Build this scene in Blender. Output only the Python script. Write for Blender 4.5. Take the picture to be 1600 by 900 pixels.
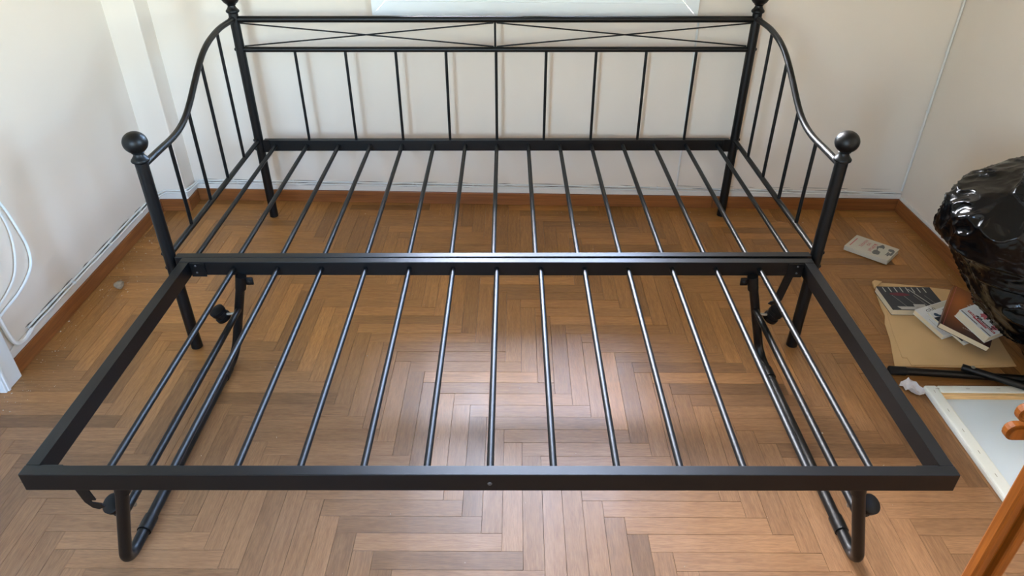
import bpy, bmesh, math, random
from mathutils import Vector, Matrix, noise
R = math.radians
scene = bpy.context.scene
for o in list(bpy.data.objects):
    bpy.data.objects.remove(o)
COL = scene.collection

# ------------------------------------------------------------------ camera
F_PX = 1108.9
CAM = Vector((0.0424, -1.9292, 1.5023))
PITCH, YAW, ROLL = 0.5803, 0.0077, 0.0019
cf = Vector((math.sin(YAW) * math.cos(PITCH), math.cos(YAW) * math.cos(PITCH), -math.sin(PITCH)))
r0 = Vector((math.cos(YAW), -math.sin(YAW), 0)); u0 = r0.cross(cf)
cr = math.cos(ROLL) * r0 + math.sin(ROLL) * u0
cu = -math.sin(ROLL) * r0 + math.cos(ROLL) * u0
cam_d = bpy.data.cameras.new('camera'); cam = bpy.data.objects.new('camera', cam_d); COL.objects.link(cam)
cam_d.sensor_width = 36; cam_d.lens = F_PX / 1600 * 36; cam_d.clip_start = 0.02
M = Matrix((cr, cu, -cf)).transposed().to_4x4(); M.translation = CAM
cam.matrix_world = M
scene.camera = cam

# ------------------------------------------------------------------ sky, exposure
scene.view_settings.view_transform = 'Standard'
scene.view_settings.look = 'None'
scene.view_settings.gamma = 1
scene.view_settings.use_curve_mapping = False
scene.view_settings.exposure = 0.6
world = bpy.data.worlds.new('sky'); scene.world = world; world.use_nodes = True
wn = world.node_tree.nodes; wl = world.node_tree.links
bg = wn['Background']
sky = wn.new('ShaderNodeTexSky'); sky.sky_type = 'NISHITA'; sky.sun_disc = False
sky.sun_elevation = R(40); sky.sun_rotation = R(-32); sky.dust_density = 1.5; sky.air_density = 1.2; sky.ozone_density = 3.0
wl.new(sky.outputs[0], bg.inputs[0]); bg.inputs[1].default_value = 7.0

def portal(name, loc, rot, sx, sy):
    l = bpy.data.lights.new(name, 'AREA'); l.shape = 'RECTANGLE'; l.size = sx; l.size_y = sy
    l.cycles.is_portal = True
    o = bpy.data.objects.new(name, l); COL.objects.link(o); o.location = loc; o.rotation_euler = rot
    return o
# daylight comes in through three glazed openings; the rear one is added for fill
portal('daylight_back_window', (0.155, 1.22, 1.624), (R(-90), 0, R(-2.16)), 1.31, 1.55)
portal('daylight_right_window', (2.0, -1.15, 1.575), (0, R(90), 0), 1.16, 0.82)
portal('daylight_added_window', (-.975, -3.38, 1.525), (R(90), 0, 0), .56, 1.26)

# ------------------------------------------------------------------ helpers
def lin(r, g, b):
    f = lambda c: (c / 255 / 12.92) if c / 255 <= 0.04045 else ((c / 255 + 0.055) / 1.055) ** 2.4
    return (f(r), f(g), f(b), 1)

def mat(name, rgb, rough=0.5, spec=0.5, metal=0.0, bump=None, var=None, coat=0.0):
    """rgb is an sRGB triple; bump = (scale, strength); var = (scale, amount)"""
    m = bpy.data.materials.new(name); m.use_nodes = True
    n = m.node_tree.nodes; l = m.node_tree.links; p = n['Principled BSDF']
    c = lin(*rgb)
    p.inputs['Base Color'].default_value = c; p.inputs['Roughness'].default_value = rough
    p.inputs['Specular IOR Level'].default_value = spec; p.inputs['Metallic'].default_value = metal
    p.inputs['Coat Weight'].default_value = coat
    tc = n.new('ShaderNodeTexCoord')
    if var:
        t = n.new('ShaderNodeTexNoise'); t.inputs['Scale'].default_value = var[0]; t.inputs['Detail'].default_value = 5
        l.new(tc.outputs['Object'], t.inputs['Vector'])
        r = n.new('ShaderNodeMapRange'); r.inputs[1].default_value = .3; r.inputs[2].default_value = .7
        r.inputs[3].default_value = 1 - var[1]; r.inputs[4].default_value = 1 + var[1]
        l.new(t.outputs['Fac'], r.inputs[0])
        mx = n.new('ShaderNodeVectorMath'); mx.operation = 'SCALE'; mx.inputs[0].default_value = c[:3]
        l.new(r.outputs[0], mx.inputs['Scale']); l.new(mx.outputs[0], p.inputs['Base Color'])
    if bump:
        t = n.new('ShaderNodeTexNoise'); t.inputs['Scale'].default_value = bump[0]; t.inputs['Detail'].default_value = 6
        l.new(tc.outputs['Object'], t.inputs['Vector'])
        b = n.new('ShaderNodeBump'); b.inputs['Strength'].default_value = bump[1]; b.inputs['Distance'].default_value = .004
        l.new(t.outputs['Fac'], b.inputs['Height']); l.new(b.outputs[0], p.inputs['Normal'])
    return m

def wood(name, rgb, rgb2, rough=0.4, uv=True, stretch=(2.0, 40.0, 1), tone=False, rotz=0.0):
    m = bpy.data.materials.new(name); m.use_nodes = True
    n = m.node_tree.nodes; l = m.node_tree.links; p = n['Principled BSDF']
    p.inputs['Specular IOR Level'].default_value = .4
    tc = n.new('ShaderNodeTexCoord'); mp = n.new('ShaderNodeMapping')
    mp.inputs['Scale'].default_value = stretch; mp.inputs['Rotation'].default_value = (0, 0, rotz)
    l.new(tc.outputs['UV' if uv else 'Object'], mp.inputs['Vector'])
    vec = mp.outputs[0]
    if tone:
        at = n.new('ShaderNodeAttribute'); at.attribute_name = 'tone'
        off = n.new('ShaderNodeVectorMath'); off.operation = 'MULTIPLY_ADD'
        sc = n.new('ShaderNodeCombineXYZ')
        l.new(at.outputs['Fac'], sc.inputs[2])
        off.inputs[1].default_value = (0, 0, 90); l.new(sc.outputs[0], off.inputs[0]); l.new(vec, off.inputs[2])
        vec = off.outputs[0]
    t = n.new('ShaderNodeTexNoise'); t.inputs['Scale'].default_value = 1.6; t.inputs['Detail'].default_value = 7
    t.inputs['Roughness'].default_value = .62; t.inputs['Distortion'].default_value = .5
    l.new(vec, t.inputs['Vector'])
    rp = n.new('ShaderNodeMapRange'); rp.inputs[1].default_value = .3; rp.inputs[2].default_value = .72
    l.new(t.outputs['Fac'], rp.inputs[0])
    mix = n.new('ShaderNodeMix'); mix.data_type = 'RGBA'
    mix.inputs['A'].default_value = lin(*rgb); mix.inputs['B'].default_value = lin(*rgb2)
    l.new(rp.outputs[0], mix.inputs['Factor'])
    out = mix.outputs['Result']
    t2 = n.new('ShaderNodeTexNoise'); t2.inputs['Scale'].default_value = 9; t2.inputs['Detail'].default_value = 3
    l.new(vec, t2.inputs['Vector'])
    if tone:
        # each plank has its own tone; wear greys the varnish in front of the bed, its colour also darkened to offset strong light
        pos = n.new('ShaderNodeNewGeometry'); sp = n.new('ShaderNodeSeparateXYZ'); l.new(pos.outputs['Position'], sp.inputs[0])
        wn_ = n.new('ShaderNodeTexNoise'); wn_.inputs['Scale'].default_value = 2.2; wn_.inputs['Detail'].default_value = 4
        l.new(pos.outputs['Position'], wn_.inputs['Vector'])
        ad = n.new('ShaderNodeMath'); ad.operation = 'MULTIPLY_ADD'; ad.inputs[1].default_value = 0.9
        l.new(wn_.outputs['Fac'], ad.inputs[0]); l.new(sp.outputs['Y'], ad.inputs[2])
        wr = n.new('ShaderNodeMapRange'); wr.interpolation_type = 'SMOOTHSTEP'
        wr.inputs[1].default_value = 0.62; wr.inputs[2].default_value = -0.1; wr.inputs[3].default_value = 0; wr.inputs[4].default_value = 1
        l.new(ad.outputs[0], wr.inputs[0])
        worn_dim = n.new('ShaderNodeMix'); worn_dim.data_type = 'RGBA'
        hs = n.new('ShaderNodeHueSaturation'); hs.inputs['Saturation'].default_value = .84; hs.inputs['Value'].default_value = .74
        l.new(out, hs.inputs['Color'])
        l.new(wr.outputs[0], worn_dim.inputs['Factor']); l.new(out, worn_dim.inputs['A']); l.new(hs.outputs[0], worn_dim.inputs['B'])
        tr = n.new('ShaderNodeMapRange'); tr.inputs[3].default_value = .62; tr.inputs[4].default_value = 1.38
        l.new(at.outputs['Fac'], tr.inputs[0])
        mul = n.new('ShaderNodeVectorMath'); mul.operation = 'SCALE'
        l.new(worn_dim.outputs['Result'], mul.inputs[0]); l.new(tr.outputs[0], mul.inputs['Scale'])
        out = mul.outputs[0]
        rr = n.new('ShaderNodeMapRange'); rr.inputs[1].default_value = .3; rr.inputs[2].default_value = .7
        rr.inputs[3].default_value = rough - .06; rr.inputs[4].default_value = rough + .12
        l.new(wn_.outputs['Fac'], rr.inputs[0]); l.new(rr.outputs[0], p.inputs['Roughness'])
    else:
        p.inputs['Roughness'].default_value = rough
    t2.inputs['Scale'].default_value = 6
    pr = n.new('ShaderNodeMapRange'); pr.inputs[1].default_value = .35; pr.inputs[2].default_value = .6; pr.inputs[3].default_value = .84; pr.inputs[4].default_value = 1.05
    l.new(t2.outputs['Fac'], pr.inputs[0])
    pm = n.new('ShaderNodeVectorMath'); pm.operation = 'SCALE'; l.new(out, pm.inputs[0]); l.new(pr.outputs[0], pm.inputs['Scale'])
    l.new(pm.outputs[0], p.inputs['Base Color'])
    b = n.new('ShaderNodeBump'); b.inputs['Strength'].default_value = .12; b.inputs['Distance'].default_value = .002
    l.new(t2.outputs['Fac'], b.inputs['Height']); l.new(b.outputs[0], p.inputs['Normal'])
    return m

MAT = {}
MAT['wall'] = mat('wall_paint', (231, 219, 204), .75, .3, bump=(7, .25), var=(1.3, .02))
MAT['ceiling'] = mat('ceiling_paint', (235, 232, 226), .8, .2)
MAT['strip'] = mat('painted_strip', (228, 222, 212), .55, .4, bump=(40, .35))
MAT['black'] = mat('black_powder_coat', (4, 6, 8), .41, .38, bump=(900, .05))
MAT['rubber'] = mat('black_rubber', (22, 22, 23), .7, .3)
MAT['plastic'] = mat('black_plastic', (9, 9, 10), .45, .25)
MAT['steel'] = mat('zinc_steel', (170, 170, 165), .35, .5, metal=1)
MAT['dark_steel'] = mat('dark_steel', (92, 92, 92), .4, .5, metal=.6)
MAT['upvc'] = mat('white_frame', (236, 240, 240), .35, .5)
MAT['cable'] = mat('white_cable', (226, 224, 218), .5, .4)
MAT['baseboard'] = wood('baseboard_varnish', (122, 72, 36), (158, 98, 52), .35, uv=False, stretch=(1.2, 1.2, 30))
MAT['parquet'] = wood('oak_parquet', (144, 96, 47), (172, 121, 64), .34, tone=True, stretch=(7.0, 75.0, 1))
MAT['underfloor'] = mat('underfloor', (40, 26, 16), .9)
MAT['bag'] = mat('black_plastic_film', (3, 4, 6), .19, .3)
def film():
    m = MAT['bag']; n = m.node_tree.nodes; l = m.node_tree.links
    tc = n.new('ShaderNodeTexCoord'); nz = n.new('ShaderNodeTexNoise'); nz.inputs['Scale'].default_value = 9; nz.inputs['Detail'].default_value = 2
    l.new(tc.outputs['Object'], nz.inputs['Vector'])
    ad = n.new('ShaderNodeVectorMath'); ad.operation = 'MULTIPLY_ADD'; ad.inputs[1].default_value = (.09, .09, .09)
    l.new(nz.outputs['Color'], ad.inputs[0]); l.new(tc.outputs['Object'], ad.inputs[2])
    mp = n.new('ShaderNodeMapping'); mp.inputs['Rotation'].default_value = (0, .6, .3); mp.inputs['Scale'].default_value = (1, 1, .5); l.new(ad.outputs[0], mp.inputs['Vector'])
    v = n.new('ShaderNodeTexVoronoi'); v.inputs['Scale'].default_value = 12; v.distance = 'EUCLIDEAN'; l.new(mp.outputs[0], v.inputs['Vector'])
    b = n.new('ShaderNodeBump'); b.inputs['Strength'].default_value = .5; b.inputs['Distance'].default_value = .014
    l.new(v.outputs['Distance'], b.inputs['Height']); l.new(b.outputs[0], n['Principled BSDF'].inputs['Normal'])
film()
MAT['kraft'] = mat('kraft_card', (220, 186, 138), .75, .2, var=(6, .05))
MAT['pages'] = mat('book_pages', (232, 220, 190), .8, .2)
MAT['canvas'] = mat('primed_canvas', (230, 236, 232), .8, .2, bump=(300, .2))
MAT['canvasback'] = mat('canvas_panel', (218, 234, 246), .7, .2)
MAT['pine'] = wood('pale_pine', (222, 180, 125), (238, 205, 150), .6, uv=False, stretch=(3, 60, 60))
MAT['chair'] = wood('orange_varnished_wood', (116, 60, 14), (146, 80, 22), .32, uv=False, stretch=(30, 30, 1.5))
MAT['plaster'] = mat('plaster_crumb', (214, 205, 190), .9, .2)
MAT['stone'] = mat('plaster_lump', (150, 132, 108), .9, .2, var=(60, .25))
MAT['paper'] = mat('printed_paper', (214, 214, 220), .8, .2)
def flat(name, rgb, rough=.5): MAT[name] = mat(name, rgb, rough, .35)
for nm, c in dict(ink_black=(30, 30, 32), ink_red=(178, 34, 52), ink_rose=(205, 110, 118), ink_white=(232, 230, 226), cover_grey=(206, 198, 180), cover_dark=(52, 56, 62),
                  cover_white=(234, 237, 235), cover_cream=(206, 202, 184), ink_grey=(110, 108, 102), ink_blue=(56, 82, 104), cover_red=(110, 34, 52), ink_pale=(196, 196, 192),
                  ink_salmon=(196, 104, 104), spine_blue=(70, 96, 110)).items(): flat(nm, c)

# sunset print of the brown paperback: orange glow in a dark brown field
def sunset():
    m = mat('cover_sunset', (70, 36, 26), .35, .4); n = m.node_tree.nodes; l = m.node_tree.links
    tc = n.new('ShaderNodeTexCoord'); mp = n.new('ShaderNodeMapping')
    mp.inputs['Location'].default_value = (-0.45, -0.98, 0); mp.inputs['Scale'].default_value = (1.9, 1.5, 1)
    g = n.new('ShaderNodeTexGradient'); g.gradient_type = 'SPHERICAL'
    cr_ = n.new('ShaderNodeValToRGB'); e = cr_.color_ramp.elements
    e[0].position = 0; e[0].color = lin(62, 32, 26); e[1].position = .9; e[1].color = lin(176, 100, 44)
    l.new(tc.outputs['UV'], mp.inputs[0]); l.new(mp.outputs[0], g.inputs[0]); l.new(g.outputs['Fac'], cr_.inputs[0])
    l.new(cr_.outputs[0], n['Principled BSDF'].inputs['Base Color']); return m
MAT['cover_sunset'] = sunset()

def glass():
    m = bpy.data.materials.new('window_glass'); m.use_nodes = True
    n = m.node_tree.nodes; l = m.node_tree.links; n.remove(n['Principled BSDF'])
    t = n.new('ShaderNodeBsdfTransparent'); g = n.new('ShaderNodeBsdfGlossy'); g.inputs['Roughness'].default_value = .02
    f = n.new('ShaderNodeFresnel'); f.inputs[0].default_value = 1.4
    mx = n.new('ShaderNodeMixShader'); l.new(f.outputs[0], mx.inputs[0]); l.new(t.outputs[0], mx.inputs[1]); l.new(g.outputs[0], mx.inputs[2])
    l.new(mx.outputs[0], n['Material Output'].inputs[0]); return m
MAT['glass'] = glass()

def link(name, bm, m, parent=None, smooth=True, autosmooth=True):
    me = bpy.data.meshes.new(name)
    bmesh.ops.recalc_face_normals(bm, faces=bm.faces)
    if not autosmooth:
        for f in bm.faces: f.smooth = True
    bm.to_mesh(me); bm.free()
    if autosmooth and any(p.use_smooth for p in me.polygons):
        me.set_sharp_from_angle(angle=R(38))
    o = bpy.data.objects.new(name, me); COL.objects.link(o)
    if m: me.materials.append(MAT[m])
    if parent is not None:
        o.parent = parent
    return o

def tag(o, label, cat, group=None):
    o['label'] = label; o['category'] = cat
    if group: o['group'] = group
    return o
def struct(o, label=None):
    o['kind'] = 'structure'
    if label: o['label'] = label
    return o
def empty(name, loc=(0, 0, 0), rz=0.0):
    o = bpy.data.objects.new(name, None); COL.objects.link(o); o.location = loc; o.rotation_euler = (0, 0, rz)
    o.empty_display_size = .1
    return o

def box(bm, x0, x1, y0, y1, z0, z1, bevel=0.0, mtx=None):
    r = bmesh.ops.create_cube(bm, size=1)
    vs = r['verts']
    for v in vs:
        v.co = Vector(((x0 + x1) / 2 + v.co.x * (x1 - x0), (y0 + y1) / 2 + v.co.y * (y1 - y0), (z0 + z1) / 2 + v.co.z * (z1 - z0)))
    if bevel:
        es = list({e for v in vs for e in v.link_edges})
        q = bmesh.ops.bevel(bm, geom=es, offset=bevel, segments=2, affect='EDGES', profile=.5)
        vs = list({v for f in q['faces'] for v in f.verts} | {v for v in vs if v.is_valid})
    if mtx is not None:
        bmesh.ops.transform(bm, matrix=mtx, verts=vs)
    return bm
def mkbox(*a, **k): return box(bmesh.new(), *a, **k)

def tube(bm, pts, r, seg=14, caps=True, radii=None):
    pts = [Vector(p) for p in pts]; n = len(pts); rings = []
    t0 = (pts[1] - pts[0]).normalized()
    ref = Vector((0, 0, 1)) if abs(t0.z) < .9 else Vector((1, 0, 0))
    side = t0.cross(ref).normalized()
    for i, p in enumerate(pts):
        a = pts[max(i - 1, 0)]; b = pts[min(i + 1, n - 1)]; t = (b - a).normalized()
        side = (side - t * side.dot(t)).normalized(); up = t.cross(side)
        rr = radii[i] if radii else r
        rings.append([bm.verts.new(p + rr * (math.cos(2 * math.pi * k / seg) * side + math.sin(2 * math.pi * k / seg) * up)) for k in range(seg)])
    for i in range(n - 1):
        for k in range(seg):
            bm.faces.new((rings[i][k], rings[i][(k + 1) % seg], rings[i + 1][(k + 1) % seg], rings[i + 1][k])).smooth = True
    if caps:
        bm.faces.new(rings[0][::-1]); bm.faces.new(rings[-1])
    return bm
def mktube(pts, r, seg=14, **k): return tube(bmesh.new(), pts, r, seg, **k)

def fillet(pts, rad, n=7):
    pts = [Vector(p) for p in pts]; out = [pts[0]]
    for i in range(1, len(pts) - 1):
        a, p, b = pts[i - 1], pts[i], pts[i + 1]
        d1 = (a - p).normalized(); d2 = (b - p).normalized()
        ang = d1.angle(d2); d = min(rad / math.tan(ang / 2), (a - p).length * .49, (b - p).length * .49)
        p1 = p + d1 * d; p2 = p + d2 * d
        c = p + (d1 + d2).normalized() * (d / math.cos(ang / 2))
        for k in range(n + 1):
            t = k / n
            v = ((p1 - c).normalized()).slerp((p2 - c).normalized(), t)
            out.append(c + v * (p1 - c).length)
    out.append(pts[-1]); return out
def spline(pts, n=6):
    pts = [Vector(p) for p in pts]; out = []
    for i in range(len(pts) - 1):
        a = pts[max(i - 1, 0)]; b = pts[i]; c = pts[i + 1]; d = pts[min(i + 2, len(pts) - 1)]
        for k in range(n):
            t = k / n
            out.append(.5 * ((2 * b) + (c - a) * t + (2 * a - 5 * b + 4 * c - d) * t * t + (3 * b - a - 3 * c + d) * t ** 3))
    out.append(pts[-1]); return out
def lathe(bm, prof, x, y, seg=24):
    rings = []
    for r, z in prof:
        rings.append([bm.verts.new((x + r * math.cos(2 * math.pi * k / seg), y + r * math.sin(2 * math.pi * k / seg), z)) for k in range(seg)])
    for i in range(len(rings) - 1):
        for k in range(seg):
            bm.faces.new((rings[i][k], rings[i][(k + 1) % seg], rings[i + 1][(k + 1) % seg], rings[i + 1][k])).smooth = True
    bm.faces.new(rings[0][::-1]); bm.faces.new(rings[-1]); return bm
def dome(bm, c, axis, r, h):
    axis = Vector(axis).normalized(); c = Vector(c)
    tube(bm, [c - axis * .002, c + axis * h * .4, c + axis * h * .8, c + axis * h], r, 10, radii=[r, r, r * .75, r * .35]); return bm

# ------------------------------------------------------------------ room
XL, XR, YREAR, ZC = -1.553, 1.848, -3.25, 2.75
PB0 = Vector((XL, 1.1495, 0)); PB1 = Vector((XR, 1.0185, 0))       # back wall line on the floor
WANG = math.atan2(PB1.y - PB0.y, PB1.x - PB0.x)
WLEN = (PB1 - PB0).length
def back(name, bm, m, parent=None):
    """mesh given in the back wall's own frame: x along the wall, y into the wall, z up"""
    o = link(name, bm, m, parent)
    if parent is None:
        o.location = PB0; o.rotation_euler = (0, 0, WANG)
    return o
TH = .2
def hole_wall(s0, s1, z0, z1, hs0, hs1, hz0, hz1, f):
    bm = bmesh.new()
    for a, b, c, d in ((s0, hs0, z0, z1), (hs1, s1, z0, z1), (hs0, hs1, z0, hz0), (hs0, hs1, hz1, z1)):
        if b - a > 1e-4 and d - c > 1e-4: f(bm, a, b, c, d)
    return bm
# window opening in the back wall (wall frame): world X -0.50 .. 0.81
WS0, WS1, WZ0, WZ1 = 1.052, 2.362, .848, 2.4
struct(back('wall_back', hole_wall(-.2, WLEN + .2, 0, ZC, WS0, WS1, WZ0, WZ1, lambda bm, a, b, c, d: box(bm, a, b, 0, TH, c, d)), 'wall'))
DY0, DY1, DZ1 = -.735, -.235, 2.12
struct(link('wall_left', hole_wall(YREAR, 1.16, 0, ZC, DY0, DY1, 0, DZ1, lambda bm, a, b, c, d: box(bm, XL - TH, XL, a, b, c, d)), 'wall', smooth=False))
RY0, RY1, RZ0, RZ1 = -1.60, -.70, .95, 2.2
struct(link('wall_right', hole_wall(YREAR, 1.03, 0, ZC, RY0, RY1, RZ0, RZ1, lambda bm, a, b, c, d: box(bm, XR, XR + TH, a, b, c, d)), 'wall', smooth=False))
FX0, FX1, FZ0, FZ1 = -1.30, -.65, .85, 2.2
struct(link('wall_front', hole_wall(XL - TH, XR + TH, 0, ZC, FX0, FX1, FZ0, FZ1, lambda bm, a, b, c, d: box(bm, a, b, YREAR - TH, YREAR, c, d)), 'wall', smooth=False))
struct(link('ceiling', mkbox(XL - TH, XR + TH, YREAR - TH, 1.36, ZC, ZC + .15), 'ceiling', smooth=False))
# boxed-in pillar in the back left corner
struct(link('wall_corner', mkbox(XL - .01, -1.426, 1.03, 1.2, 0, ZC, bevel=.004), 'wall'), 'narrow plastered pillar in the back left corner')

# floor: slab + herringbone parquet
floor = struct(link('floor', mkbox(XL - TH, XR + TH, YREAR - TH, 1.36, -.1, -.012), 'underfloor', smooth=False))
PW, NP = 0.0526, 7
PANG = -0.0115
anchor = Vector((-.3935, -.7645, 0))
ca, sa = math.cos(PANG), math.sin(PANG)
def fl(i, j): return Vector((anchor.x + (i * ca - j * sa) * PW, anchor.y + (i * sa + j * ca) * PW, 0))
def clip(poly, nx, ny, d):
    out = []
    for k in range(len(poly)):
        a, b = poly[k], poly[(k + 1) % len(poly)]
        da = a.x * nx + a.y * ny - d; db = b.x * nx + b.y * ny - d
        if da <= 0: out.append(a)
        if da * db < 0: out.append(a + (b - a) * (da / (da - db)))
    return out
bn = Vector((PB1.y - PB0.y, -(PB1.x - PB0.x), 0)).normalized() * -1   # points out of the room, through the back wall
def pix(P):
    d = Vector(P) - CAM; w = d.dot(cf)
    if w < .05: return None
    return (800 + F_PX * d.dot(cr) / w, 450 - F_PX * d.dot(cu) / w, w)
rng = random.Random(7)
planks = []
for i in range(-75, 75):
    for j in range(-75, 75):
        m = (i + j) % (2 * NP)
        if m == 0: cell = (i, j, NP, 1)
        elif m == NP: cell = (i, j, 1, NP)
        else: continue
        g = .0003 / PW
        i0, j0, di, dj = cell
        poly = [fl(i0 + g, j0 + g), fl(i0 + di - g, j0 + g), fl(i0 + di - g, j0 + dj - g), fl(i0 + g, j0 + dj - g)]
        for nx, ny, d in ((-1, 0, -XL), (1, 0, XR), (0, -1, -YREAR), (bn.x, bn.y, bn.dot(PB0))):
            poly = clip(poly, nx, ny, d)
            if len(poly) < 3: break
        if len(poly) < 3: continue
        c = sum(poly, Vector()) / len(poly)
        if max((p - c).length for p in poly) < .02: continue
        q = pix(c); area = 0
        if q and -60 < q[0] < 1660 and -20 < q[1] < 940:
            pp = [pix(p) for p in poly]
            if all(pp):
                area = abs(sum(pp[k][0] * pp[(k + 1) % len(pp)][1] - pp[(k + 1) % len(pp)][0] * pp[k][1] for k in range(len(pp)))) / 2
                if not (0 < q[0] < 1600 and 0 < q[1] < 900): area *= .3
        tone = min(1, max(0, rng.gauss(.5, .17)))
        planks.append((area, poly, (di, dj), fl(i0, j0), tone, (rng.gauss(0, .0016), rng.gauss(0, .0016), rng.gauss(0, .0001))))
planks.sort(key=lambda p: -p[0])
def plank_bm(bm, pl, uvl, tl):
    area, poly, (di, dj), org, tone, (tx, ty, dz) = pl
    c = sum(poly, Vector()) / len(poly)
    # anticlockwise polygon -> chamfered slab
    def zt(p): return dz + (p.x - c.x) * tx + (p.y - c.y) * ty - .0003
    inner = []
    n = len(poly)
    for p in poly:
        d = (c - p); d2 = Vector((max(-.0003, min(.0003, d.x)), max(-.0003, min(.0003, d.y)), 0)); inner.append(p + d2)
    top = [bm.verts.new((p.x, p.y, zt(p))) for p in inner]
    mid = [bm.verts.new((p.x, p.y, zt(p) - .0004)) for p in poly]
    bot = [bm.verts.new((p.x, p.y, -.012)) for p in poly]
    fs = [bm.faces.new(top)]
    for k in range(n):
        k2 = (k + 1) % n
        fs.append(bm.faces.new((mid[k], mid[k2], top[k2], top[k])))
        fs.append(bm.faces.new((bot[k], bot[k2], mid[k2], mid[k])))
    for f in fs:
        for lp in f.loops:
            v = lp.vert.co - org; a = v.x * ca + v.y * sa; b = -v.x * sa + v.y * ca
            lp[uvl].uv = (a, b) if di > dj else (b, a)
            lp[tl] = (tone, tone, tone, 1)
def plank_obj(name, pls):
    bm = bmesh.new(); uvl = bm.loops.layers.uv.new('UVMap'); tl = bm.loops.layers.float_color.new('tone')
    for p in pls: plank_bm(bm, p, uvl, tl)
    me = bpy.data.meshes.new(name); bm.to_mesh(me); bm.free(); me.materials.append(MAT['parquet'])
    o = bpy.data.objects.new(name, me); COL.objects.link(o); o.parent = floor; return o
for p in planks[:300]: plank_obj('plank', [p])
rest = plank_obj('parquet_planks', planks[300:]); rest['kind'] = 'stuff'

# baseboards: varnished wood, with a painted plaster strip on top
def base(name, bm): return struct(link(name, bm, 'baseboard'))
BH, BT = .059, .013
b = mkbox(XL, XL + BT, -.15, 1.03 - BT, 0, BH, bevel=.002)
base('baseboard_left', b)
cb = base('baseboard_corner', box(mkbox(XL, -1.426 + BT, 1.03 - BT, 1.03, 0, BH, bevel=.002), -1.426, -1.426 + BT, 1.03, 1.137 - BT, 0, BH, bevel=.002))
SPL = 2.55
bb = back('baseboard_back', mkbox(.135, SPL - .0006, -BT, 0, 0, BH, bevel=.002), 'baseboard'); struct(bb)
bb2 = back('baseboard_back_end', mkbox(SPL + .0006, WLEN - .002, -BT, 0, 0, BH - .001, bevel=.002), 'baseboard'); struct(bb2)
base('baseboard_right', mkbox(XR - BT, XR, YREAR, 1.0, 0, BH, bevel=.002))
def trim(n, o): return struct(o, None)
trim(1, link('trim_1', mkbox(XL, XL + .009, -.15, 1.028, BH, BH + .03, bevel=.003), 'strip'))
trim(2, back('trim_2', mkbox(.13, WLEN, -.009, 0, BH, BH + .026, bevel=.003), 'strip'))
trim(3, link('trim_3', mkbox(XR - .008, XR, YREAR, 1.0, BH, BH + .014, bevel=.003), 'strip'))
trim(4, link('trim_4', box(mkbox(XL, -1.426 + .009, 1.021, 1.03, BH, BH + .028, bevel=.003), -1.426, -1.426 + .009, 1.03, 1.14, BH, BH + .028, bevel=.003), 'strip'))

# window in the back wall
win = empty('window_1', PB0, WANG); struct(win, 'white framed window above the daybed backrest')
def wframe(bm, s0, s1, z0, z1, w, y0, y1, bev=.004):
    # four mitred members
    for (a, b_) in (((s0, z0), (s1, z0)), ((s1, z0), (s1, z1)), ((s1, z1), (s0, z1)), ((s0, z1), (s0, z0))):
        d = Vector((b_[0] - a[0], 0, b_[1] - a[1])).normalized(); nrm = Vector((-d.z, 0, d.x))
        A = Vector((a[0], 0, a[1])); B = Vector((b_[0], 0, b_[1]))
        quad = [A, B, B - d * w + nrm * w, A + d * w + nrm * w]
        cen = sum(quad, Vector()) / 4
        quad = [p + (cen - p).normalized() * .0004 for p in quad]
        lo = [bm.verts.new((p.x, y0, p.z)) for p in quad]; hi = [bm.verts.new((p.x, y1, p.z)) for p in quad]
        fs = [bm.faces.new(lo), bm.faces.new(hi[::-1])]
        for k in range(4): fs.append(bm.faces.new((lo[k], hi[k], hi[(k + 1) % 4], lo[(k + 1) % 4])))
    return bm
f1 = link('window_frame', wframe(bmesh.new(), WS0, WS1, WZ0, WZ1, .055, -.022, .07), 'upvc', win, smooth=False)
mid = (WS0 + WS1) / 2
for a, c in ((WS0 + .05, mid + .004), (mid - .004, WS1 - .05)):
    s = link('sash', wframe(bmesh.new(), a + .001, c - .001, WZ0 + .051, WZ1 - .051, .06, -.012, .045), 'upvc', win, smooth=False)
    link('pane', mkbox(a + .055, c - .055, .015, .02, WZ0 + .105, WZ1 - .105), 'glass', s, smooth=False)
# window in the right wall and balcony door in the left wall, both beside the camera
w2 = empty('window_2', (XR, 0, 0), R(-90)); struct(w2, 'white framed window in the right wall')
link('window_frame', wframe(bmesh.new(), -RY1, -RY0, RZ0, RZ1, .055, .02, .09), 'upvc', w2, smooth=False)
s = link('sash', wframe(bmesh.new(), -RY1 + .05, -RY0 - .05, RZ0 + .05, RZ1 - .05, .055, .03, .08), 'upvc', w2, smooth=False)
link('pane', mkbox(-RY1 + .1, -RY0 - .1, .05, .055, RZ0 + .1, RZ1 - .1), 'glass', s, smooth=False)
w3 = empty('window_3_added', (0, YREAR, 0), R(180)); struct(w3, 'unseen tall white framed window added behind the camera for fill light')  # out of view, added to light the back and right walls
s = link('window_frame', wframe(bmesh.new(), -FX1, -FX0, FZ0, FZ1, .055, .05, .11), 'upvc', w3, smooth=False)  # frame of the added window
link('pane', mkbox(-FX1 + .05, -FX0 - .05, .075, .08, FZ0 + .05, FZ1 - .05), 'glass', s, smooth=False)  # pane of the added window
d1 = empty('door_1', (XL, 0, 0), R(90)); struct(d1, 'white door and frame on the left wall')
def casing():
    bm = bmesh.new()
    for a, b_, c, d in ((-.235, -.15, 0, DZ1 + .08), (DY0 - .08, DY0, 0, DZ1 + .08), (DY0, -.235, DZ1, DZ1 + .08)):
        box(bm, a, b_, -.022, 0, c, d, bevel=.003)
    box(bm, -.226, -.215, -.026, -.02, 0, DZ1, bevel=.002)
    return bm
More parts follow.
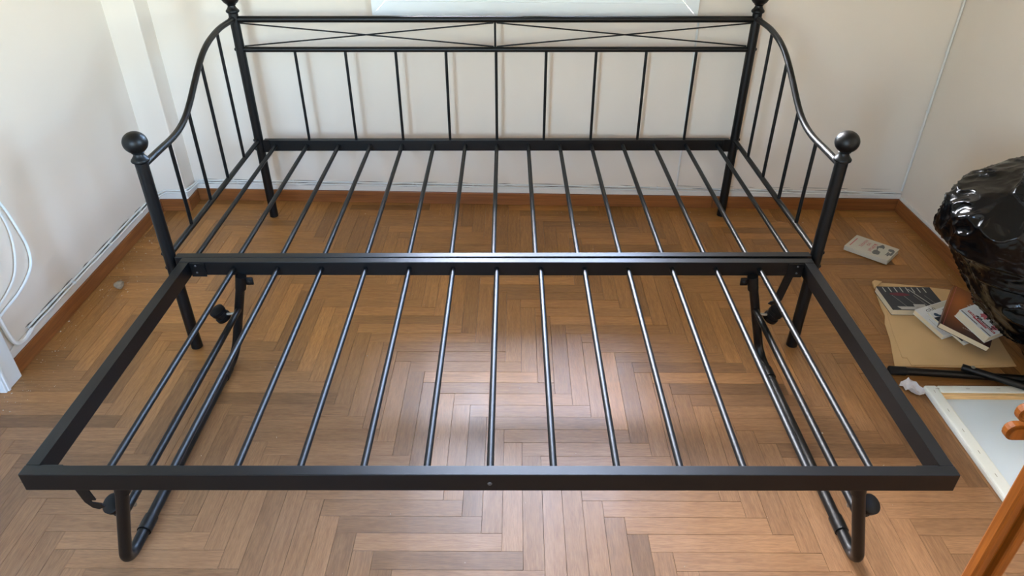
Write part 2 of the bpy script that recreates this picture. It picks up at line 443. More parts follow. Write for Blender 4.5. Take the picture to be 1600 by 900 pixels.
link('casing', casing(), 'upvc', d1)
lf = link('door_leaf', wframe(bmesh.new(), DY0 + .002, DY1 - .002, .004, DZ1 - .002, .13, .06, .11), 'upvc', d1, smooth=False)
link('door_panel', mkbox(DY0 + .12, DY1 - .12, .07, .10, .12, DZ1 - .12), 'upvc', lf, smooth=False)

# ------------------------------------------------------------------ daybed
W, D, ZF, ZB, ZR = 1.02, .9655, .680, .887, .364
day = empty('daybed', (0, .48, 0))
tag(day, 'black metal daybed with ball finials and curved arms against the back wall', 'bed')
def part(name, bm, m='black', parent=None, root=None):
    root = root or day
    if root is day:
        bmesh.ops.translate(bm, vec=(0, -.48, 0), verts=bm.verts)
    return link(name, bm, m, parent or root)
PR = .0185
def finial(x, y, z):
    prof = [(.0185, z - .004), (.0205, z - .003), (.0245, z), (.0255, z + .004), (.0245, z + .007), (.021, z + .011), (.0165, z + .017), (.0145, z + .022), (.0145, z + .025), (.018, z + .027)]
    rb, zc = .0345, z + .057
    for k in range(3, 19):
        a = -math.pi / 2 + math.pi * k / 19
        prof.append((rb * math.cos(a), zc + rb * .93 * math.sin(a)))
    return lathe(bmesh.new(), prof, x, y, 28)
for x in (-W, W):
    for y, z in ((0, ZF), (D, ZB)):
        p = part('post', lathe(bmesh.new(), [(PR - .002, 0), (PR, .002), (PR, z - .001)], x, y, 28))
        part('finial', finial(x, y, z), parent=p)
        sg = -1 if x < 0 else 1
        for zz in ((ZR + .005, ZR - .045) if y == 0 else (ZR - .0, ZR - .04, .745, .86)):
            part('bolt', dome(bmesh.new(), (x + sg * PR, y, zz), (sg, 0, 0), .0065, .005), parent=p)
RWID = .027
fr = part('front_rail', mkbox(-W + .02, W - .02, -.0135, .0125, ZR - .048, ZR, bevel=.0018))
br = part('back_rail', mkbox(-W + .019, W - .019, D - .004, D + .022, ZR - .048, ZR, bevel=.0018))
for x in (-W + .03, W - .03):
    part('bracket', mkbox(x - .016, x + .016, D - .0075, D - .004, ZR - .052, ZR + .003, bevel=.001), parent=br)
for k in range(15):
    x = -.9525 + k * .13575
    part('slat', mktube([(x, .012, ZR - .024), (x, D - .003, ZR - .024)], .008, 14))
part('top_rail', mktube([(-W + .012, D, .860), (W - .012, D, .860)], .0125, 16))
part('middle_rail', mktube([(-W + .012, D, .7445), (W - .012, D, .7445)], .0105, 16))
part('divider', mktube([(-.004, D, .75), (-.004, D, .852)], .0045, 10))
for sx in (-1, 1):
    a, c = -.004 + sx * .006, sx * (W - .02)
    for z0, z1, dy in ((.757, .846, -.003), (.846, .757, .003)):
        part('cross_rod', mktube([(a, D + dy, z0), (c, D + dy, z1)], .0029, 8))
for k in range(9):
    x = -.805 + k * .201
    bm = mktube([(x, D + .004, ZR - .002), (x, D + .001, .7445)], .0058, 12)
    part('back_spindle', bm)
armp = [(.95, .862), (.88, .8645), (.80, .8645), (.73, .858), (.66, .846), (.595, .825), (.535, .795), (.473, .758), (.412, .720), (.353, .690), (.292, .672), (.22, .664), (.13, .664), (.02, .664)]
def armz(y):
    for (a, za), (b_, zb) in zip(armp, armp[1:]):
        if b_ <= y <= a: return zb + (za - zb) * (y - b_) / (a - b_)
for sg in (-1, 1):
    x = sg * W
    part('arm_rail', mktube(spline([(x, y, z) for y, z in armp], 5), .0105, 16))
    part('side_rail', mktube([(x, .012, ZR), (x, D - .012, ZR)], .0095, 16))
    for y in (.765, .567, .379, .194):
        part('arm_spindle', mktube([(x, y, ZR), (x, y, armz(y) - .002)], .006, 12))

# ------------------------------------------------------------------ pop-up trundle, raised level with the daybed
tr = empty('trundle_bed', (.010, 0, 0), -.0064)
tag(tr, 'black metal pop-up trundle frame on U-shaped legs in front of the daybed', 'bed')
def tp(name, bm, parent=None, m='black'): return part(name, bm, m, parent, root=tr)
TX, TY0, TY1, TZ, TB = .9843, -.9048, -.0215, .364, .316
tf = tp('front_rail', mkbox(-TX, TX, TY0, TY0 + .0265, TB, TZ, bevel=.0016))
tb = tp('rear_rail', mkbox(-TX + .0, TX, TY1 - .0265, TY1, TB, TZ, bevel=.0016))
bm = bmesh.new(); dome(bm, (0, TY0, TZ - .026), (0, -1, 0), .005, .002); tp('screw', bm, tf, 'dark_steel')
for sg in (-1, 1):
    # side rail: vertical plate with a flange folded over the top
    x1, x0 = sg * TX, sg * (TX - .031)
    lo, hi = min(x0, x1), max(x0, x1)
    bm = mkbox(lo, hi, TY0 + .0275, TY1 - .0275, TB, TZ - .001, bevel=.0016)
    box(bm, min(x0, x0 + sg * .0014), max(x0, x0 + sg * .0014), TY0 + .0275, TY1 - .0275, TZ - .003, TZ + .0006)
    s = tp('side_rail', bm)
    # corner plates
    for y, dy in ((TY0 + .028, .05), (TY1 - .028, -.05)):
        tp('corner_plate', mkbox(sg * (TX - .078) if sg > 0 else -TX + .032, sg * (TX - .032) if sg > 0 else -TX + .078,
            min(y, y + math.copysign(.003, dy)), max(y, y + math.copysign(.003, dy)), TB - .003, TZ - .003, bevel=.0008), s)
    for zz in (.328, .352):
        tp('rivet', dome(bmesh.new(), (sg * (TX - .05), TY1 - .031, zz), (0, -1, 0), .0035, .002), s, 'dark_steel')
for k in range(13):
    x = -.8185 + k * .1364
    tp('slat', mktube([(x, TY0 + .025, .340), (x, TY1 - .025, .340)], .008, 14))
YF, YB = -.872, -.062
def leg_side(sg):
    top, bot = sg * .797, sg * .876
    pts = fillet([(top, YF, .318), (bot, YF, .0145), (bot, YB, .0145), (top, YB, .318)], .055, 9)
    lf_ = tp('leg_frame', mktube(pts, .0142, 18))
    st = tp('stretcher', mktube([(sg * .826, YF, .2), (sg * .826, YB, .2)], .0098, 14), lf_)
    for y in (YF, YB):
        tp('sleeve', mktube([(sg * .7965, y, .322), (sg * .8065, y, .275)], .0168, 16), lf_)
        bm = mkbox(sg * .797 - .012 - sg * .024, sg * .797 + .012 - sg * .024, y - .004, y + .004, .290, .3165, bevel=.003)
        dome(bm, (sg * .773, y - .004, .303), (0, -1, 0), .006, .004)
        tp('hinge_tab', bm, lf_)
        yy = y + (.12 if y == YF else -.10)
        tp('floor_clip', mktube([(bot, yy - .022, .0145), (bot, yy + .022, .0145)], .0172, 14), lf_)
    for y, dz, yo in ((YF + .05, -.03, .0), (YB - .04, .005, 0)):
        # twin-wheel castor folded up sideways on its stem
        cx, cz = sg * .872, .2 + dz
        A = Vector((sg * .35, -.25, .9)).normalized() if y > -.5 else Vector((sg * .25, -.45, .85)).normalized()
        hood = tp('castor', mktube([Vector((cx, y, cz)) - A * .007, Vector((cx, y, cz)) + A * .007], .021, 22), lf_, 'plastic')
        for s2 in (-1, 1):
            c = Vector((cx, y, cz)) + A * s2 * .0145
            tp('castor_wheel', mktube([c - A * .008, c - A * .006, c + A * .006, c + A * .008], .024, 24, radii=[.0215, .024, .024, .0205]), hood, 'plastic')
        tp('castor_stem', mktube([(sg * .83, y, cz + .002), (sg * .853, y, cz)], .005, 10), hood, 'steel')
for sg in (-1, 1): leg_side(sg)
def hook(x, y, dirx):
    # flat hanger plate ending in a small hook
    prof = [(-.011, 0), (.011, 0), (.011, -.056), (.001, -.056), (.001, -.061), (.016, -.064), (.02, -.070), (.006, -.075), (-.004, -.072), (-.011, -.06)]
    bm = bmesh.new()
    lo = [bm.verts.new((x + dirx * (px_ * 1.25 - pz_ * .3), y - .0018, TB + .004 + pz_ * 1.55)) for px_, pz_ in prof]
    hi = [bm.verts.new((v.co.x, y + .0018, v.co.z)) for v in lo]
    bm.faces.new(lo); bm.faces.new(hi[::-1])
    for k in range(len(lo)): bm.faces.new((lo[k], hi[k], hi[(k + 1) % len(lo)], lo[(k + 1) % len(lo)]))
    tp('hook_plate', bm)
hook(-.915, -.86, 1); hook(.915, -.05, -1)

# ------------------------------------------------------------------ painted cables on the walls
def clips(parent, pts, step, axis, r):
    acc = 0
    for a, b_ in zip(pts, pts[1:]):
        a, b_ = Vector(a), Vector(b_)
        acc += (b_ - a).length
        if acc > step:
            acc = 0; d = (b_ - a).normalized()
            link('clip', mktube([b_ - d * .004, b_ + d * .004], r, 10), 'cable', parent)
def cable(name, label, pts, r, step=None, group=None, m='cable'):
    o = link(name, mktube(pts, r, 8), m); tag(o, label, 'cable', group)
    if step: clips(o, pts, step, None, r * 1.55)
    return o
MAT['gap_shade'] = mat('gap_shade', (58, 52, 46), .95, .1)  # dark tone for the shade painted into the cable gaps
rng2 = random.Random(3)
def wavy(pts, n, amp):
    pts = [Vector(p) for p in pts]; out = []
    for a, b_ in zip(pts, pts[1:]):
        k = max(2, int((b_ - a).length / n))
        for q in range(k):
            p = a + (b_ - a) * (q / k); out.append(p + Vector((0, 0, rng2.uniform(-amp, amp))))
    out.append(pts[-1]); return spline(out, 3)
def onback(s, y, z): return PB0 + Vector((s * math.cos(WANG) - y * math.sin(WANG), s * math.sin(WANG) + y * math.cos(WANG), z))
for k, (z, off, rr) in enumerate(((.0995, .0046, .0040), (.0925, .0140, .0036))):
    path = [(XL + off, -.02, z)]
    path += [(XL + off, .95, z), (XL + off + .03, 1.03 - off, z), (-1.426 - .02, 1.03 - off, z), (-1.426 + off, 1.03 + .01, z), tuple(onback(.155, -off, z)), tuple(onback(1.9, -off, z - .002)), tuple(onback(WLEN - .03 - k * .01, -off, z - .012))]
    cable('wall_cable', ('upper' if k == 0 else 'lower') + ' white painted cable clipped above the skirting board', wavy(path, .06, .0016), rr, .28)
cable('wall_cable', 'thin painted cable running down the back right corner of the room', wavy([(XR - .006, PB1.y - .008, 2.7), (XR - .006, PB1.y - .008, .1)], .12, .0), .0045, .23)
cable('wall_cable', 'thin painted cable dropping from the window to the skirting', [tuple(onback(2.372, -.004, .845)), tuple(onback(2.376, -.004, .4)), tuple(onback(2.376, -.004, .106))], .0045)
# thin dark lines painted in for the shade between the cables and the strip
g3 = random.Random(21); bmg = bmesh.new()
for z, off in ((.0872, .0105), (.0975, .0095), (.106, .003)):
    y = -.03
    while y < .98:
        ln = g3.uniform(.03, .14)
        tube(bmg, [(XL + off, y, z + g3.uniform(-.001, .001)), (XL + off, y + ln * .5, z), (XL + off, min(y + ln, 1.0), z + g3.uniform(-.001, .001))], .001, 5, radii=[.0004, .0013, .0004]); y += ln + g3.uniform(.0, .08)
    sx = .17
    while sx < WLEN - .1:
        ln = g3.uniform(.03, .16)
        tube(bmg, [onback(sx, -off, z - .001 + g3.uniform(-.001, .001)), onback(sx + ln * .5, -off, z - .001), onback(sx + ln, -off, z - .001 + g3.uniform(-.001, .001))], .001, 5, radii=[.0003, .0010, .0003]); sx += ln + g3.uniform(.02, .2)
gr = link('gap_shade_lines', bmg, 'gap_shade'); struct(gr, 'painted shade lines in the gaps along the painted cables')
XW = XL + .008
cable('loose_cable', 'glossy white cable looping furthest out on the left wall', spline([(XW, -.16, .66), (XW, .03, .57), (XW, .084, .503), (XW, .112, .388), (XW, .119, .325), (XW, .103, .272), (XW, .058, .241), (XW, -.005, .222), (XW, -.07, .214), (XW, -.13, .205)], 6), .0042, m='upvc')
cable('loose_cable', 'inner white cable loop close to the door frame', spline([(XW, -.16, .60), (XW, .03, .53), (XW, .067, .472), (XW, .072, .404), (XW, .054, .338), (XW, .014, .281), (XW, -.05, .25), (XW, -.12, .235)], 6), .0036)
cable('loose_cable', 'painted conduit bending to the floor beside the door frame', spline([(XL + .012, -.125, .225), (XL + .012, -.118, .14), (XL + .012, -.105, .1), (XL + .012, -.07, .082), (XL + .0145, -.02, .0925)], 6), .0075)

# ------------------------------------------------------------------ books, card and clutter on the right
def frame_from(o, ex, ey):
    o, ex, ey = Vector(o), Vector(ex), Vector(ey)
    u = (ex - o).normalized(); v = (ey - o); v = (v - u * v.dot(u)).normalized(); n = u.cross(v)
    if n.z < 0: n = -n
    Mx = Matrix((u, v, n)).transposed().to_4x4(); Mx.translation = o
    return Mx
def book(name, label, Mx, w, h, t, cover, spine='x0', cover2=None):
    """Mx: frame with origin at a corner of the top cover; x = width w, y = height h, -z = thickness"""
    root = empty(name); root.matrix_world = Mx @ Matrix.Translation((0, 0, -t)); tag(root, label, 'book', 'books on the floor')
    e = .0015
    pg = mkbox(e, w - e, e, h - e, .001, t - .001)
    link('pages', pg, 'pages', root, smooth=False)
    bm = bmesh.new(); uvl = bm.loops.layers.uv.new('UVMap')
    box(bm, 0, w, 0, h, t - .0009, t); box(bm, 0, w, 0, h, 0, .0009)
    if spine == 'x0': box(bm, -.0009, 0, 0, h, 0, t)
    elif spine == 'y0': box(bm, 0, w, -.0009, 0, 0, t)
    elif spine == 'x1': box(bm, w, w + .0009, 0, h, 0, t)
    elif spine == 'y1': box(bm, 0, w, h, h + .0009, 0, t)
    for f in bm.faces:
        for lp in f.loops: lp[uvl].uv = (lp.vert.co.x / w, lp.vert.co.y / h)
    link('cover', bm, cover, root, smooth=False)
    return root
def patch(root, name, polys, m, z):
    bm = bmesh.new()
    for poly in polys:
        lo = [bm.verts.new((x, y, z)) for x, y in poly]; hi = [bm.verts.new((x, y, z + .0002)) for x, y in poly]
        bm.faces.new(hi); bm.faces.new(lo[::-1])
        for k in range(len(poly)): bm.faces.new((lo[k], lo[(k + 1) % len(poly)], hi[(k + 1) % len(poly)], hi[k]))
    return link(name, bm, m, root, smooth=False)
def rect(x0, x1, y0, y1): return [(x0, y0), (x1, y0), (x1, y1), (x0, y1)]
def rrect(cx, cy, w, h, a):
    c, s = math.cos(a), math.sin(a)
    return [(cx + px_ * c - py_ * s, cy + px_ * s + py_ * c) for px_, py_ in ((-w / 2, -h / 2), (w / 2, -h / 2), (w / 2, h / 2), (-w / 2, h / 2))]
def blob(cx, cy, rx, ry, n=14, seed=0, rough=.2, a=0):
    g = random.Random(seed); out = []
    for k in range(n):
        t = 2 * math.pi * k / n; q = 1 + g.uniform(-rough, rough)
        x, y = rx * q * math.cos(t), ry * q * math.sin(t)
        out.append((cx + x * math.cos(a) - y * math.sin(a), cy + x * math.sin(a) + y * math.cos(a)))
    return out
def words(x0, x1, y, hgt, seed, lo=.004, hi=.012):
    g = random.Random(seed); out = []; x = x0
    while x < x1:
        wd = g.uniform(lo, hi); out.append(rect(x, min(x + wd, x1), y - hgt / 2, y + hgt / 2)); x += wd + g.uniform(.0012, .003)
    return out
def text(root, body, size, x, y, rz, m, z, name='lettering'):
    cu_ = bpy.data.curves.new(name, 'FONT'); cu_.body = body; cu_.size = size; cu_.extrude = .0001; cu_.align_x = 'LEFT'
    t = bpy.data.objects.new(name, cu_); COL.objects.link(t)
    dg = bpy.context.evaluated_depsgraph_get(); me = bpy.data.meshes.new_from_object(t.evaluated_get(dg))
    bpy.data.objects.remove(t); o = bpy.data.objects.new(name, me); COL.objects.link(o); me.materials.clear(); me.materials.append(MAT[m])
    o.parent = root; o.location = (x, y, z + .0002); o.rotation_euler = (0, 0, rz); return o

# grey paperback lying alone by the bed
Mx = frame_from((1.456, .647, .0225), (1.582, .523, .0225), (1.551, .736, .0225))
b1 = book('book', 'grey paperback with red title lying alone near the right skirting', Mx, .177, .128, .019, 'cover_grey', 'y0')
T = .019
text(b1, 'Ιαδιαρχ', .020, .045, .112, R(-90), 'ink_salmon', T); text(b1, 'για', .020, .064, .098, R(-90), 'ink_salmon', T); text(b1, 'Καθαμέ', .0215, .085, .104, R(-90), 'ink_salmon', T)
patch(b1, 'small_print', words(.012, .016, .06, .08, 1), 'ink_salmon', T)
patch(b1, 'cover_picture', [blob(.118, .036, .016, .022, seed=2), blob(.116, .085, .014, .03, seed=3), blob(.158, .092, .011, .014, seed=4), blob(.152, .055, .004, .018, seed=5), blob(.160, .052, .004, .018, seed=6), blob(.168, .07, .005, .03, seed=7)], 'ink_grey', T)
patch(b1, 'cover_picture', [blob(.121, .070, .010, .017, seed=8), blob(.140, .06, .012, .04, seed=9)], 'cover_cream', T + .00015)
# kraft card sheet
card = empty('card_sheet', (1.5, .1, 0)); tag(card, 'flat brown kraft card folder lying under the pile of books', 'cardboard')
def poly_slab(pts, z0, z1):
    bm = bmesh.new(); lo = [bm.verts.new((x - 1.5, y - .1, z0)) for x, y in pts]; hi = [bm.verts.new((x - 1.5, y - .1, z1)) for x, y in pts]
    bm.faces.new(hi); bm.faces.new(lo[::-1])
    for k in range(len(pts)): bm.faces.new((lo[k], lo[(k + 1) % len(pts)], hi[(k + 1) % len(pts)], hi[k]))
    return bm
outer = [(1.476, .395), (1.445, .30), (1.425, .215), (1.418, .17), (1.395, .12), (1.37, .02), (1.345, -.05), (1.322, -.118), (1.45, -.122), (1.60, -.126), (1.725, -.12), (1.742, -.03), (1.765, .08), (1.775, .20), (1.78, .33), (1.62, .37)]
link('sheet', poly_slab(outer, .0005, .0025), 'kraft', card, smooth=False)
link('flap', poly_slab([(1.462, .33), (1.436, .20), (1.40, .07), (1.366, -.075), (1.382, -.076), (1.378, -.114), (1.56, -.118), (1.70, -.115), (1.72, -.03), (1.745, .09), (1.755, .30)], .0026, .0042), 'kraft', card, smooth=False)
link('turned_corner', poly_slab([(1.476, .395), (1.462, .385), (1.452, .34), (1.475, .36), (1.50, .385)], .0045, .012), 'kraft', card, smooth=False)
# grid-cover book
Mx = frame_from((1.440, .170, .028), (1.60, .164, .028), (1.458, .330, .028))
b2 = book('book', 'dark book with white grid lines, furthest left of the pile on the card', Mx, .20, .155, .0235, 'cover_dark', 'x1')
T = .0235
patch(b2, 'grid_lines', [rect(.02 + .0215 * k, .0235 + .0215 * k, .118, .15) for k in range(8)] + [rrect(.135, .085, .003, .12, R(22))] + [rrect(.05 + .04 * k, .055, .0007, .09, R(18)) for k in range(4)], 'ink_pale', T)
patch(b2, 'red_oval', [blob(.066, .103, .036, .011, 18, 3, .05, R(-4))], 'cover_red', T)
patch(b2, 'white_band', [[(.034, .004), (.10, .004), (.10, .022), (.024, .022)], rect(.088, .13, .012, .038)], 'ink_pale', T + .0001)
# white book
Mx = frame_from((1.496, .138, .050), (1.548, .004, .026), (1.652, .268, .068))
b3 = book('book', 'white hardback with small black lettering, propped on the dark grid book', Mx, .135, .205, .018, 'cover_white', 'x1')
T = .018
text(b3, 'αλη', .022, .026, .035, R(90), 'ink_black', T)
patch(b3, 'print_lines', [rect(.0, .10, .062, .0627), rect(.0, .1, .165, .1657), rect(.055, .12, .012, .0126)], 'ink_grey', T)
patch(b3, 'cream_panel', [rect(.002, .118, .066, .162)], 'cover_cream', T)
patch(b3, 'blue_specks', [blob(.06, .085 + .02 * k, .003, .003, 8, k, .2) for k in range(4)], 'ink_blue', T + .0002)
# thin barcode book under the brown one
Mx = frame_from((1.5289, .1151, .0555), (1.5904, -.0321, .0292), (1.7128, .2542, .0752))
b3b = book('book', 'thin white booklet with a barcode, wedged under the brown book', Mx, .162, .215, .008, 'cover_white', 'x1')
T = .008
patch(b3b, 'back_cover_art', [[(.03, .0), (.15, .0), (.15, .19), (.045, .12), (.035, .06)]], 'cover_dark', T)
patch(b3b, 'barcode', [rect(.008 + .003 * k, .0095 + .003 * k, .060, .078) for k in range(7)], 'ink_black', T + .0002)
patch(b3b, 'blue_marks', [blob(.022, .02, .01, .008, 9, 1), blob(.034, .03, .008, .006, 9, 2), rect(.012, .03, .172, .19)], 'ink_blue', T + .0003)
# brown sunset paperback
Mx = frame_from((1.514, .013, .082), (1.647, -.078, .045), (1.693, .202, .105))
b4 = book('book', 'brown paperback with an orange sunset cover near the black bag', Mx, .163, .24, .021, 'cover_sunset', 'x0')
T = .021
patch(b4, 'title_lines', words(.066, .105, .172, .0045, 4) + words(.06, .10, .160, .0045, 5) + words(.095, .125, .196, .003, 6), 'ink_pale', T)
patch(b4, 'author_line', words(.068, .125, .034, .0026, 8, .003, .007), 'ink_pale', T)
patch(b4, 'spine_crease', [rect(.008, .0092, .0, .235)], 'ink_salmon', T)
# white emblem paperback on top
Mx = frame_from((1.5834, .0448, .1138), (1.6332, -.0593, .0836), (1.7012, .108, .1146))
b5 = book('book', 'thick white paperback with red and black emblem, topmost of the pile', Mx, .127, .145, .030, 'cover_white', 'y1')
T = .030
patch(b5, 'edge_lines', [rect(.004, .070, .006, .0095), rect(.085, .125, .006, .0095)], 'ink_black', T)
patch(b5, 'red_bands', [rect(.014, .045, .026, .036), rect(.040, .095, .021, .027), rect(.05, .122, .029, .038)], 'ink_red', T)
patch(b5, 'black_ribbon', [[(.038, .04), (.046, .046), (.062, .046), (.064, .041), (.1, .041), (.106, .046), (.106, .036), (.046, .036)]], 'ink_black', T + .0001)
patch(b5, 'band_lettering', words(.017, .043, .031, .004, 2, .002, .005) + words(.055, .118, .0335, .004, 3, .002, .005) + words(.05, .1, .041, .003, 5, .002, .004), 'ink_white', T + .0003)
patch(b5, 'emblem_wings', [blob(.052, .075, .014, .024, 18, 1, .35, R(15)), blob(.105, .066, .012, .022, 18, 2, .4, R(-20)), blob(.06, .10, .02, .008, 14, 4, .3), blob(.118, .082, .006, .018, 14, 6, .4)], 'ink_rose', T)
patch(b5, 'emblem_figure', [blob(.085, .082, .017, .022, 16, 3, .15, R(20)), blob(.072, .098, .012, .007, 12, 5, .3), blob(.103, .052, .012, .003, 10, 7, .2, R(10)), blob(.066, .072, .004, .012, 10, 8, .3)], 'ink_black', T + .0001)
patch(b5, 'emblem_highlights', [blob(.080, .09, .003, .011, 9, 11, .3, R(30)), blob(.092, .086, .0025, .012, 9, 12, .3, R(10)), blob(.084, .07, .008, .003, 9, 13, .3)], 'ink_grey', T + .0003)
# black rubber cap behind the books
rb = link('rubber_cap', mktube([(1.722, .052, .0155), (1.728, .052, .0155), (1.775, .060, .0155), (1.779, .060, .0155)], .0155, 18, radii=[.013, .0155, .0155, .013]), 'rubber'); tag(rb, 'small black rubber cap on the floor between books and bag', 'cap')

# folded black tubular stand lying on the floor
st = empty('folding_stand', (1.55, -.18, 0)); tag(st, 'black tubular metal stand folded flat on the floor below the bag', 'stand')
def sp_(name, bm, m='black', parent=None):
    bmesh.ops.translate(bm, vec=(-1.55, .18, 0), verts=bm.verts); return link(name, bm, m, parent or st)
A = Vector((1.300, -.154, .0145)); B = Vector((1.83, -.213, .0145)); dv = (B - A).normalized()
t1 = sp_('tube', mktube([A, B], .0125, 18))
sp_('rubber_cap', mktube([A - dv * .018, A - dv * .016, A + dv * .034, A + dv * .036], .0145, 18, radii=[.012, .0145, .0145, .0135]), 'rubber', t1)
A2 = Vector((1.505, -.167, .0385)); B2 = Vector((1.80, -.365, .0415))
t2_ = sp_('tube', mktube([A2, B2], .0115, 18))
bm = bmesh.new(); dome(bm, (1.53, -.182, .049), (0, 0, 1), .007, .004); sp_('rivet', bm, 'steel', t2_)

# stretched canvas lying face down
cv = empty('stretched_canvas', (1.354, -.234, 0), R(-.8)); tag(cv, 'white stretched canvas lying face down with its bare back showing', 'canvas')
CW, CH, CT = .46, .62, .022
def lk(name, bm, m): return link(name, bm, m, cv)
lk('canvas_face', mkbox(.006, CW - .006, -CH + .006, -.006, .0008, .004), 'canvasback')
for (a, b_, c, d) in ((0, .04, -CH, 0), (CW - .04, CW, -CH, 0), (.04, CW - .04, -.035, 0), (.04, CW - .04, -CH, -CH + .04)):
    lk('wrapped_edge', mkbox(a, b_, c, d, .001, CT, bevel=.006), 'canvas')
lk('stretcher_bar', mkbox(.036, CW - .036, -.047, -.030, .004, CT - .003, bevel=.001), 'pine')
bm = bmesh.new()
for k in range(7):
    y = -.03 - k * .085
    box(bm, .019, .0205, y - .006, y + .006, CT - .001, CT + .0006)
for k in range(5):
    x = .035 + k * .095
    box(bm, x - .006, x + .006, -.018, -.0165, CT - .001, CT + .0006)
link('staple', bm, 'steel', cv)
# crumpled paper
g = random.Random(5)
def crumple(sx, sy, n, z):
    bm = bmesh.new(); vs = {}
    for i in range(n + 1):
        for j in range(n + 1):
            vs[i, j] = bm.verts.new(((i / n - .5) * sx * (1 + g.uniform(-.12, .12)), (j / n - .5) * sy * (1 + g.uniform(-.12, .12)), .002 + g.random() ** 1.5 * z))
    for i in range(n):
        for j in range(n): bm.faces.new((vs[i, j], vs[i + 1, j], vs[i + 1, j + 1], vs[i, j + 1]))
    return bm
pa = link('paper_scrap', crumple(.05, .07, 5, .022), 'paper', smooth=False); pa.location = (1.327, -.232, .0); pa.rotation_euler = (0, 0, .5)
tag(pa, 'crumpled scrap of white printed paper at the corner of the canvas', 'paper')

# ------------------------------------------------------------------ black rubbish bag leaning on the right wall
def bag():
    # (z, left X, right X, centre Y, half depth)
    sec = [(0.001, 1.775, 1.832, -.10, .035), (.03, 1.755, 1.836, -.10, .048), (.06, 1.730, 1.838, -.10, .062), (.12, 1.655, 1.84, -.10, .092), (.177, 1.580, 1.84, -.10, .125), (.275, 1.500, 1.84, -.10, .165), (.36, 1.440, 1.84, -.10, .19),
           (.437, 1.388, 1.84, -.10, .205), (.465, 1.345, 1.84, -.10, .21), (.50, 1.332, 1.84, -.10, .21), (.55, 1.332, 1.84, -.10, .205), (.59, 1.346, 1.84, -.10, .195), (.63, 1.395, 1.84, -.10, .175), (.67, 1.465, 1.835, -.10, .15), (.70, 1.53, 1.83, -.10, .12), (.73, 1.60, 1.82, -.10, .09), (.75, 1.66, 1.79, -.10, .05), (.757, 1.70, 1.76, -.10, .02)]
    NZ, NA = 200, 280
    bm = bmesh.new(); rings = []
    for a in range(NZ + 1):
        t = a / NZ * (len(sec) - 1); i = min(int(t), len(sec) - 2); f = t - i
        pv = []
        for c in range(5):
            p0, p1, p2, p3 = sec[max(i - 1, 0)][c], sec[i][c], sec[i + 1][c], sec[min(i + 2, len(sec) - 1)][c]
            pv.append(.5 * (2 * p1 + (p2 - p0) * f + (2 * p0 - 5 * p1 + 4 * p2 - p3) * f * f + (3 * p1 - p0 - 3 * p2 + p3) * f ** 3))
        z, xl, xr, yc, hy = pv
        ring = []
        for k in range(NA):
            an = 2 * math.pi * k / NA
            cx, rx = (xl + xr) / 2, (xr - xl) / 2
            x = cx + rx * math.copysign(abs(math.cos(an)) ** .9, math.cos(an)); y = yc + hy * math.copysign(abs(math.sin(an)) ** .9, math.sin(an))
            P = Vector((x, y, z))
            w = noise.noise_vector(P * 5) * .03
            ridge = lambda p, o: 1 - 2 * abs(noise.noise(p + Vector((o, o * .7, o * 1.3))))
            Q = P + w
            A1 = Vector((Q.x * 7 + Q.z * 3, Q.y * 7, Q.z * 5 - Q.x * 2))
            A2 = Vector((Q.x * 15 + Q.z * 9, Q.y * 16, Q.z * 9 - Q.x * 6))
            A3 = Vector((Q.x * 38 + Q.z * 20, Q.y * 38, Q.z * 22 - Q.x * 14))
            dsp = .020 * (ridge(A1, 1.3) - .5) + .015 * (ridge(A2, 4.1) ** 3 - .3) + .003 * (ridge(A3, 7.7) ** 3 - .3)
            amp = min(1, z / .12 + .08) * min(1, (.77 - z) / .08 + .1)
            dirv = Vector((math.cos(an), math.sin(an), .15)).normalized()
            P = P + dirv * dsp * amp * .85
            P.x = min(P.x, 1.8465); P.z = max(P.z, .0005)
            ring.append(bm.verts.new(P))
        rings.append(ring)
    for a in range(NZ):
        for k in range(NA):
            bm.faces.new((rings[a][k], rings[a][(k + 1) % NA], rings[a + 1][(k + 1) % NA], rings[a + 1][k]))
    bm.faces.new(rings[0][::-1]); bm.faces.new(rings[-1])
    o = link('rubbish_bag', bm, 'bag', autosmooth=False)
    tag(o, 'bulging black plastic rubbish bag slumped against the right wall', 'bag')
bag()

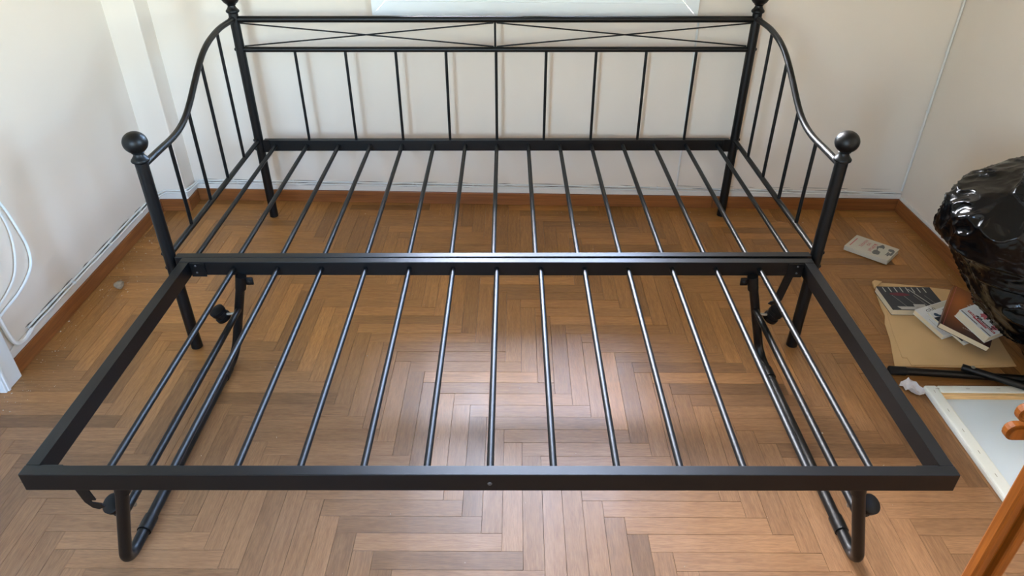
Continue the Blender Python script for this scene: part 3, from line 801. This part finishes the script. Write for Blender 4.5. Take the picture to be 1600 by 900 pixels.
# ------------------------------------------------------------------ folded wooden chair beside the camera
ch = empty('folding_chair', (.9, -1.2, 0)); tag(ch, 'orange varnished wooden folding chair, folded, at the lower right edge', 'chair')
def cp(name, bm, parent=None):
    bmesh.ops.translate(bm, vec=(-.9, 1.2, 0), verts=bm.verts); return link(name, bm, 'chair', parent or ch)
for x in (.826, 1.196):
    sgn = 1 if x < 1 else -1
    for off, y0, ht in ((0, -1.2, .86), (.030 * sgn, -1.204, .80)):
        cp('stile', mkbox(x + off, x + off + .0175, y0, y0 + .022, 0, ht, bevel=.004))
    cp('web', mkbox(min(x, x + .03 * sgn) + .0165, max(x, x + .03 * sgn) + .001, -1.189, -1.183, .04, .78))
def slat_bm(z, y, x0, x1, h=.028, t=.018):
    bm = bmesh.new(); n = 8; prof = []
    for k in range(n + 1):
        a = math.pi / 2 + math.pi * k / n; prof.append((x0 + h / 2 + math.cos(a) * h / 2, z + math.sin(a) * h / 2))
    for k in range(n + 1):
        a = -math.pi / 2 + math.pi * k / n; prof.append((x1 - h / 2 + math.cos(a) * h / 2, z + math.sin(a) * h / 2))
    lo = [bm.verts.new((px_, y, pz_)) for px_, pz_ in prof]; hi = [bm.verts.new((px_, y + t, pz_)) for px_, pz_ in prof]
    bm.faces.new(lo); bm.faces.new(hi[::-1])
    for k in range(len(lo)): bm.faces.new((lo[k], hi[k], hi[(k + 1) % len(lo)], lo[(k + 1) % len(lo)]))
    bmesh.ops.bevel(bm, geom=[e for e in bm.edges if abs(e.verts[0].co.y - e.verts[1].co.y) < 1e-6], offset=.004, segments=2, affect='EDGES')
    return bm
for k in range(6):
    cp('seat_slat', slat_bm(.603 + .036 * k, -1.176, .868 if k < 4 else (.781, .786)[k - 4], 1.205, h=.030))
cp('crossbar', mkbox(.85, 1.2, -1.2, -1.18, .14, .17, bevel=.004)); cp('back_board', mkbox(.85, 1.2, -1.2, -1.18, .76, .84, bevel=.005))

# ------------------------------------------------------------------ plaster crumbs and a lump near the left wall
bm = bmesh.new(); bmesh.ops.create_icosphere(bm, subdivisions=3, radius=.018)
for v in bm.verts:
    v.co *= 1 + .35 * noise.noise(v.co * 90) + .15 * noise.noise(v.co * 220); v.co.z *= .8
zmin = min(v.co.z for v in bm.verts)
for v in bm.verts: v.co.z -= zmin
lp_ = link('plaster_lump', bm, 'stone', autosmooth=False); lp_.location = (-1.447, .366, 0); tag(lp_, 'small grey lump of plaster on the floor near the left skirting', 'debris')
g = random.Random(11); bm = bmesh.new()
spots = []
for k in range(170): spots.append((XL + BT + abs(g.gauss(0, .05)) + .004, g.uniform(-.1, .95)))
for k in range(70): spots.append((-1.45 + g.gauss(0, .06), .37 + g.gauss(0, .06)))
for k in range(70): spots.append((-1.47 + g.gauss(0, .05), -.2 + g.gauss(0, .07)))
for k in range(120): spots.append((g.uniform(-1.35, 1.8), 1.0 - abs(g.gauss(0, .05)) - .0))
for k in range(60): spots.append((XR - BT - abs(g.gauss(0, .05)) - .004, g.uniform(.2, .95)))
for k in range(150): spots.append((g.uniform(-1.4, 1.75), g.uniform(-1.0, .9)))
for x, y in spots:
    if x < XL + BT + .003 or x > XR - BT - .003: continue
    if y > PB0.y + (PB1.y - PB0.y) * (x - XL) / (XR - XL) - BT - .004: continue
    if x < -1.40 and y > 1.0: continue
    if x > 1.27 and y < .42: continue
    if abs(abs(x) - 1.02) < .025 and (abs(y) < .025 or abs(y - D) < .025): continue
    if abs(abs(x) - .876) < .03 and y < 0: continue
    s = min(.0042, .0008 + g.expovariate(1 / .0009)); p = Vector((x, y, .0002))
    vs = [bm.verts.new(p + Vector((g.uniform(-s, s), g.uniform(-s, s), 0))) for _ in range(3)]
    tpv = bm.verts.new(p + Vector((0, 0, s * .9)))
    bm.faces.new(vs)
    for k in range(3): bm.faces.new((vs[k], vs[(k + 1) % 3], tpv))
cr_o = link('plaster_crumbs', bm, 'plaster', smooth=False); cr_o['kind'] = 'stuff'; tag(cr_o, 'white plaster crumbs scattered over the parquet floor', 'debris')
bpy.context.view_layer.update()
